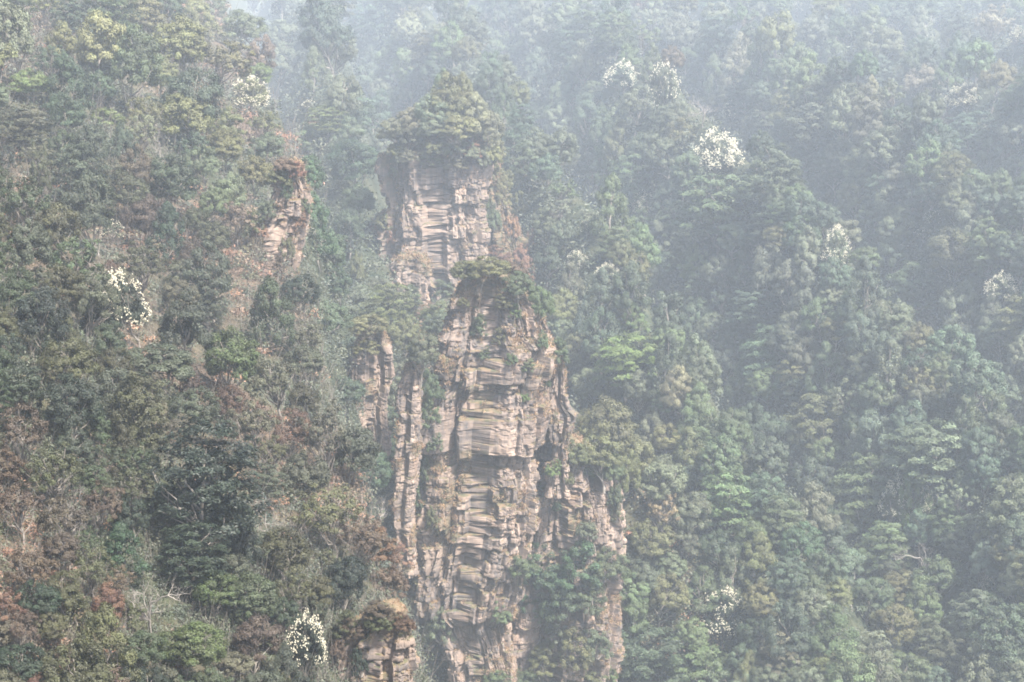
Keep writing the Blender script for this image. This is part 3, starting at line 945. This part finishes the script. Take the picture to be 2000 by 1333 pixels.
# ---- plants growing on the rocks
HR = '''shrub 740 1206 70 44 olive green
shrub 692 1226 56 44 brown
shrub 655 1245 40 44 olive green
shrub 545 345 60 44 olive green
shrub 520 405 44 54 grey-green
shrub 500 475 50 50 brown
shrub 560 480 40 60 olive green
shrub 795 1150 60 80 pale olive
round 800 272 66 54 grey-green
round 775 298 44 40 olive green
round 835 228 80 80 grey-green
conical 862 172 60 70 grey-green
conical 905 185 70 80 olive green
round 940 212 60 70 grey-green
round 965 300 56 70 olive green
shrub 850 285 80 50 olive green
shrub 905 290 80 50 grey-green
shrub 560 320 60 40 brown
shrub 500 440 50 50 olive green
shrub 595 400 30 50 mid green
domed 1165 878 100 70 olive green
domed 1120 880 60 50 olive green
domed 1195 905 56 66 mid green
shrub 1200 960 40 60 mid green
shrub 1205 1000 30 50 olive green
shrub 785 300 50 50 grey-green
shrub 770 330 36 50 olive green
shrub 950 300 50 60 grey-green
shrub 750 430 50 40 olive green
shrub 700 520 40 70 olive green
shrub 765 460 24 50 rusty brown
shrub 720 590 90 60 grey-green
shrub 850 610 70 44 olive green
shrub 960 330 40 60 olive green
shrub 965 420 34 70 mid green
shrub 1010 400 40 70 olive green
shrub 1035 470 44 60 rusty brown
shrub 975 500 60 40 rusty brown
shrub 890 320 60 30 pale olive
shrub 840 310 60 30 olive green
conical 875 190 100 95 olive green
conical 925 225 80 80 pale olive
round 815 240 85 75 pale olive
round 845 255 85 70 grey-green
round 955 260 70 85 pale olive
round 890 255 95 70 olive green
round 775 262 80 70 pale olive
round 905 205 70 70 olive green
shrub 920 295 50 36 rusty brown
shrub 800 305 50 30 pale olive
shrub 960 300 50 50 olive green
shrub 985 380 40 60 olive green
shrub 1000 440 40 60 rusty brown
shrub 1020 500 46 60 rusty brown
shrub 985 345 40 50 olive green
shrub 1010 525 50 44 brown
shrub 1035 545 40 50 rusty brown
round 950 528 100 56 olive green
round 905 535 60 50 olive green
round 1010 560 70 60 mid green
round 1050 600 65 80 mid green
shrub 985 590 46 30 olive green
shrub 935 640 40 44 mid green
shrub 945 690 30 30 mid green
shrub 975 660 34 34 olive green
shrub 905 590 30 22 olive green
shrub 1000 700 30 26 mid green
shrub 1030 715 40 30 mid green
shrub 1060 665 26 40 mid green
shrub 1065 745 30 36 mid green
shrub 1005 610 30 30 fresh green
shrub 1090 690 50 50 mid green
shrub 1110 730 56 60 mid green
shrub 860 770 24 26 mid green
shrub 1025 775 26 20 fresh green
shrub 1075 880 44 50 mid green
shrub 1080 915 40 36 fresh green
shrub 1058 955 44 34 mid green
shrub 1088 988 28 22 deep green
shrub 1150 905 70 50 mid green
shrub 1110 935 30 24 olive green
shrub 1060 1105 110 90 deep green
shrub 1020 1100 70 60 mid green
shrub 1130 1110 110 90 deep green
shrub 1100 1165 110 90 dark green
shrub 1180 1095 80 70 mid green
shrub 1150 1170 80 70 mid green
shrub 1205 1100 60 70 mid green
shrub 1145 1030 50 50 grey-green
shrub 1010 1170 60 60 deep green
shrub 1060 1190 60 50 mid green
shrub 980 1195 50 44 mid green
shrub 1090 1230 60 50 grey-green
shrub 1120 1265 80 90 olive green
shrub 1165 1250 70 80 grey-green
shrub 1060 1285 70 60 olive green
shrub 970 1325 70 44 mid green
shrub 1020 1320 70 50 mid green
shrub 1140 1320 90 60 olive green
shrub 1195 1325 40 44 fresh green
shrub 830 900 50 90 mid green
shrub 820 960 46 70 mid green
shrub 845 1010 30 60 olive green
shrub 815 1040 40 50 deep green
shrub 850 865 40 40 mid green
round 830 760 60 85 mid green
round 820 690 70 85 grey-green
round 850 640 70 70 grey-green
round 785 660 75 75 olive green
shrub 845 810 46 60 mid green
round 720 640 80 56 olive green
shrub 715 675 60 40 olive green
shrub 830 1240 70 90 grey-green
shrub 860 1220 70 80 grey-green
shrub 845 1310 80 70 pale olive
shrub 790 1080 50 50 rusty brown
shrub 760 1130 90 80 brown
shrub 740 1190 80 50 brown
shrub 680 1220 60 50 olive green
shrub 790 1215 50 40 rusty brown
shrub 660 1260 40 60 brown
shrub 705 1290 40 70 deep green
shrub 580 330 44 40 rusty brown
shrub 560 370 30 50 mid green
shrub 585 430 30 40 rusty brown
shrub 510 450 40 34 rusty brown
shrub 545 520 30 40 brown
shrub 800 580 60 40 mid green
shrub 870 560 50 40 mid green
shrub 745 560 60 60 grey-green
shrub 835 610 50 40 rusty brown'''
for ln in HR.split('\n'):
    k, cx, cy, w, h, *t = ln.split()
    cx, cy, w, h = map(float, (cx, cy, w, h))
    place(k, cx, cy, w, h, ' '.join(t))

# ---- the rest of the forest, filled in where no picked plant stands
def near_ok(px, py, w, pts, f):
    if not len(pts): return True
    a = np.array(pts)
    d = np.hypot((a[:, 0] - px), (a[:, 1] - py) * 1.25)
    return (d > np.where(a[:, 3] > 0, a[:, 3], f) * .5 * (a[:, 2] + w)).all()
pts = [(t['px'], t['py'], t['w'], .92 if t['kind'] == 'flower' else .70) for t in TREES]
frng = np.random.default_rng(77)
def choose(opts):
    o, w = zip(*opts.items()); w = np.array(w, float)
    return o[frng.choice(len(o), p=w / w.sum())]
cnt = {}
for it in range(22000):
    px, py = frng.uniform(-40, 2040), frng.uniform(-30, 1400)
    lf = px < 700
    w = frng.uniform(70, 128) if lf else (66 + 30 * py / 1333) * frng.uniform(.75, 1.25)
    if not near_ok(px, py, w, pts, .58 if lf else .52): continue
    p = terr_hit(px, py + w * .4)
    if p is None: continue
    ok = True
    for dx, dy in ((0, 0), (-.4, 0), (.4, 0), (0, -.4), (0, .35)):
        rh = rock_hit(px + dx * w, py + dy * w)
        if rh is not None and (rh[0][1] > p[1] - 1 or (dx == 0 and dy == 0)): ok = False; break
    if not ok: continue
    cpn = comp(p[0], p[1])
    if cpn == 'L':
        if frng.uniform() < .10 and near_ok(px, py, 150, pts, .5): w = frng.uniform(125, 165)
        k = choose(dict(sparse=.24, round=.28, domed=.20, conical=.08, shrub=.10, layered=.10))
        dz = fbm(p[0] * .07, p[1] * .07, 33, 3) + (.45 if px < 250 and py > 800 else 0)
        t = choose({'olive green': .22, 'brown': .40, 'rusty brown': .28, 'pale olive': .10}) if dz > .22 else choose({'olive green': .24, 'grey-green': .26, 'pale olive': .08, 'dark green': .20, 'mid green': .22})
    elif cpn == 'V':
        k = choose(dict(round=.45, domed=.35, conical=.2)); t = choose({'dark green': .4, 'deep green': .3, 'bluish green': .3})
    elif cpn == 'M':
        k = choose(dict(round=.45, domed=.35, conical=.1, sparse=.1)); t = choose({'olive green': .3, 'grey-green': .3, 'mid green': .4})
    else:
        k = choose(dict(round=.36, domed=.34, layered=.13, conical=.11, sparse=.06))
        t = choose({'bluish green': .24, 'grey-green': .30, 'mid green': .22, 'olive green': .10, 'dark green': .10, 'pale olive': .01, 'brown': .01})
    if t == 'rusty brown' and p[1] > 130: t = 'olive green'
    if w > 124: t = choose({'dark green': .5, 'mid green': .25, 'olive green': .25})
    if cnt.get(k, 0) >= 240: continue
    hgt = w * frng.uniform(.85, 1.2) * (1.15 if k == 'conical' else 1)
    if place(k, px, py, w, hgt, t, on='ground') is None: continue
    cnt[k] = cnt.get(k, 0) + 1
    pts.append((px, py, w, 0))
print('PLANTS', len(TREES), cnt)

# ------------------------------------------------------------------ labels that single each plant out
MARKS = [('the large cream-flowering tree', 242, 595), ('the broken cliff', 550, 430), ('the big layered tree', 400, 930), ('the umbrella-shaped tree', 370, 1268),
         ('the upper cream-flowering tree', 493, 190), ('the rear spire', 860, 400), ('the front spire head', 960, 640), ('the jutting pale blocks', 950, 830),
         ('the slender left pillar', 795, 850), ('the front spire foot', 900, 1170), ('the set-back rock wall', 1110, 1000), ('the densest white-flowering tree', 1403, 300),
         ('the hazy white-flowering tree', 1218, 155), ('the rib-crest flowering tree', 1630, 492), ('the flowering pair by the saddle', 1155, 520), ('the low white-dotted tree', 1408, 1208),
         ('the bright conical tree', 1782, 965), ('the right-border flowering tree', 1965, 565), ('the hazy cream-flowering tree', 1885, 192), ('the bottom pale outcrop', 740, 1270),
         ('the bottom white-flowering tree', 605, 1262), ('the rock pillar in the ravine', 722, 720), ('the wide fresh layered crown', 1230, 695)]
NOUN = {'domed': 'dome-crowned tree', 'round': 'round-crowned tree', 'layered': 'layered tree', 'conical': 'pointed-crowned tree', 'sparse': 'sparse twiggy tree', 'shrub': 'bushy shrub', 'bare': 'leafless tree'}
CAT = {'domed': 'tree', 'round': 'tree', 'layered': 'tree', 'conical': 'tree', 'sparse': 'tree', 'shrub': 'shrub', 'bare': 'bare tree', 'flower': 'flowering tree'}
GRP = {'domed': 'dome-crowned trees of the forest', 'round': 'broadleaf trees of the forest', 'layered': 'layered evergreen trees of the forest', 'conical': 'pointed-crowned trees of the forest', 'sparse': 'sparse twiggy trees of the slopes',
       'shrub': 'shrubs on the rocks and slopes', 'bare': 'leafless trees among the forest', 'flower': 'white-flowering trees scattered in the forest'}
ORD = ['nearest', 'second nearest', 'third nearest', 'fourth nearest', 'fifth nearest', 'sixth nearest', 'seventh nearest', 'eighth nearest', 'ninth nearest', 'tenth nearest']
buck = {}
for t in TREES:
    if t['label']: continue
    best = min(MARKS, key=lambda m: math.hypot(t['px'] - m[1], t['py'] - m[2]) if math.hypot(t['px'] - m[1], t['py'] - m[2]) > 12 else 1e9)
    dx, dy = t['px'] - best[1], t['py'] - best[2]
    a = math.degrees(math.atan2(-dy, dx)) % 360
    dr = ['right of', 'above and right of', 'above', 'above and left of', 'left of', 'below and left of', 'below', 'below and right of'][int((a + 22.5) // 45) % 8]
    buck.setdefault((best[0], dr, t['tone'] if t['kind'] != 'bare' else 'pale', t['kind']), []).append((math.hypot(dx, dy), t))
for (mk, dr, tone, kind), lst in buck.items():
    lst.sort(key=lambda q: q[0])
    for i, (_, t) in enumerate(lst):
        t['label'] = f"{tone} {NOUN[kind]} {dr} {mk}" if len(lst) == 1 else f"{ORD[min(i, 9)]} {tone} {NOUN[kind]} {dr} {mk}"
for t in TREES:
    tag(t['o'], t['label'], CAT[t['kind']], GRP[t['kind']])

# ------------------------------------------------------------------ undergrowth, twigs and dry grass: nobody could count them
urng = np.random.default_rng(404)
g_v, g_f, g_t, g_c, nn = [], [], [], [], 0
t_v, t_f, tn_ = [], [], 0
DRYC = [(.15, .082, .050), (.12, .082, .055), (.10, .072, .05), (.13, .10, .065), (.08, .075, .042), (.055, .062, .034), (.16, .085, .052)]
GRNC = [(.036, .046, .028), (.05, .062, .036), (.062, .068, .043), (.052, .062, .045)]
for it in range(10200):
    if it < 5200: px, py = urng.uniform(-60, 850), urng.uniform(-40, 1420)
    else: px, py = urng.uniform(560, 2060), urng.uniform(-40, 1420)
    p = terr_hit(px, py)
    if p is None: continue
    cpn = comp(p[0], p[1])
    if it < 5200 and cpn == 'R' and urng.uniform() > .3: continue
    mpp = K * p[1]
    s_ = (urng.uniform(14, 30) if it < 5200 else urng.uniform(20, 40)) * mpp
    n = 60
    u = sph(urng, n, -.2) * (urng.uniform(0, 1, n) ** .5)[:, None] * np.array([1, 1, .75]) * s_
    v, f = leaf_quads(p + u + np.array([0, 0, .25 * s_]), u / s_ + np.array([0, 0, .6]) + urng.normal(0, .5, (n, 3)), np.full(n, 3.2 * mpp), urng, .45)
    dryp = fbm(p[0] * .07, p[1] * .07, 33, 3)
    cl = DRYC[urng.integers(0, 7)] if (cpn == 'L' and dryp + (.3 if px < 230 and py > 830 else 0) + urng.normal(0, .2) > .12) or (cpn == 'M' and urng.uniform() < .4) else GRNC[urng.integers(0, 4)]
    g_v.append(v); g_f.append(f + nn); nn += len(v); g_t.append(np.clip(urng.uniform(.2, .8) + urng.normal(0, .15, n), 0, 1)); g_c.append(np.tile(cl, (n, 1)))
    if cpn == 'L' and urng.uniform() < .65:
        for q in range(7):
            a0 = p + urng.normal(0, .3, 3) * s_ * np.array([1, 1, 0]); dr = urng.normal(0, .35, 3) + np.array([0, 0, 1])
            ln = s_ * urng.uniform(1.0, 2.4)
            m_ = a0 + dr * ln * .5 + urng.normal(0, .06, 3) * ln
            tv, tf = tube([a0, m_, a0 + dr * ln + urng.normal(0, .1, 3) * ln], np.array([1, .7, .35]) * .42 * mpp * urng.uniform(.5, 1.2), 3)
            t_v.append(tv); t_f.append(tf + tn_); tn_ += len(tv)
ug = link('undergrowth', mesh_np('undergrowth', np.concatenate(g_v), [np.concatenate(g_f)], M_BRUSH, False, {'tone': np.concatenate(g_t), 'col': np.concatenate(g_c)}))
tag(ug, 'low brown and green brush covering the ground between the trees', 'undergrowth', kind='stuff')
tw = link('twigs', mesh_np('twigs', np.concatenate(t_v), [np.concatenate(t_f)], M_GREYBARK, False))
tag(tw, 'thin bare twigs standing up through the brush on the near slope', 'twigs', kind='stuff')

b_v, b_f, b_t, b_c, nb_ = [], [], [], [], 0
for (o, V, q, n, ctr, gw, scale, D) in ROCKS:
    vis = (n[:, 1] < .25)
    w = gw * vis * np.clip(n[:, 2] + .55, 0, 1); w /= w.sum()
    area = (V[:, 0].max() - V[:, 0].min()) * (V[:, 2].max() - V[:, 2].min())
    mpp = K * D
    nt_ = int(np.clip(area / (mpp * 11) ** 2, 40, 3200))
    ch = urng.choice(len(ctr), nt_, p=w)
    for i in ch:
        m_ = 14
        ln = mpp * urng.uniform(5, 13) * urng.uniform(.6, 1.1, m_)
        base = ctr[i] + urng.normal(0, 1, (m_, 3)) * mpp * 2.2 - n[i] * .05
        out = n[i] * np.array([1, 1, .3])
        dr = out * .55 + np.array([0, 0, .45]) + urng.normal(0, .35, (m_, 3)); dr /= np.linalg.norm(dr, axis=1, keepdims=True)
        side = np.cross(dr, urng.normal(0, 1, (m_, 3))); side /= np.linalg.norm(side, axis=1, keepdims=True); side *= (mpp * .55)
        mid = base + dr * ln[:, None] * .55
        tip = mid + (dr * .3 + out * .2 + np.array([0, 0, -.55])) * ln[:, None] * .7
        v = np.stack([base - side, base + side, mid + side * .7, tip, mid - side * .7], 1).reshape(-1, 3)
        f = np.stack([np.array([0, 1, 2, 4]), np.array([4, 2, 3, 3])])
        idx5 = np.arange(m_)[:, None] * 5
        f1 = idx5 + np.array([[0, 1, 2, 4]]); 
        b_v.append(v); b_f.append((f1 + nb_, idx5 + np.array([[4, 2, 3]]) + nb_)); nb_ += len(v)
        cl = [(.21, .13, .07), (.18, .12, .075), (.24, .165, .095), (.15, .095, .06), (.10, .095, .045)][urng.integers(0, 5)]
        b_t.append(urng.uniform(.2, .8, m_)); b_c.append(np.tile(cl, (m_, 1)))
tt, cc_ = np.concatenate(b_t), np.concatenate(b_c)
gr = link('dry_grass', mesh_np('dry_grass', np.concatenate(b_v), [np.concatenate([f[0] for f in b_f]), np.concatenate([f[1] for f in b_f])], M_BRUSH, False,
          {'tone': np.concatenate([tt, tt]), 'col': np.concatenate([cc_, cc_])}))
tag(gr, 'straw-coloured tufts of dry grass hanging from the rock ledges', 'dry grass', kind='stuff')

# ------------------------------------------------------------------ haze
x0, x1, y0, y1, z0, z1 = -340, 450, -60, 1075, float(GZ.min()) - 1.2, float(GZ.max()) + 14
hv = np.array([(x, y, z) for z in (z0, z1) for y in (y0, y1) for x in (x0, x1)], float)
hf = np.array([(0, 2, 3, 1), (4, 5, 7, 6), (0, 1, 5, 4), (2, 6, 7, 3), (0, 4, 6, 2), (1, 3, 7, 5)])
hm = bpy.data.materials.new('haze_air'); hm.use_nodes = True
hn = hm.node_tree
for n_ in list(hn.nodes):
    if n_.type != 'OUTPUT_MATERIAL': hn.nodes.remove(n_)
pv = hn.nodes.new('ShaderNodeVolumePrincipled')
pv.inputs['Color'].default_value = (.80, .895, 1.0, 1)
pv.inputs['Density'].default_value = HAZE_DENSITY
pv.inputs['Anisotropy'].default_value = HAZE_G
hn.links.new(pv.outputs[0], hn.nodes['Material Output'].inputs['Volume'])
hz = link('haze', mesh_np('haze', hv, [hf], hm))
hz.display_type = 'WIRE'
tag(hz, 'pale blue-white mist filling the valley air', 'haze', kind='stuff')
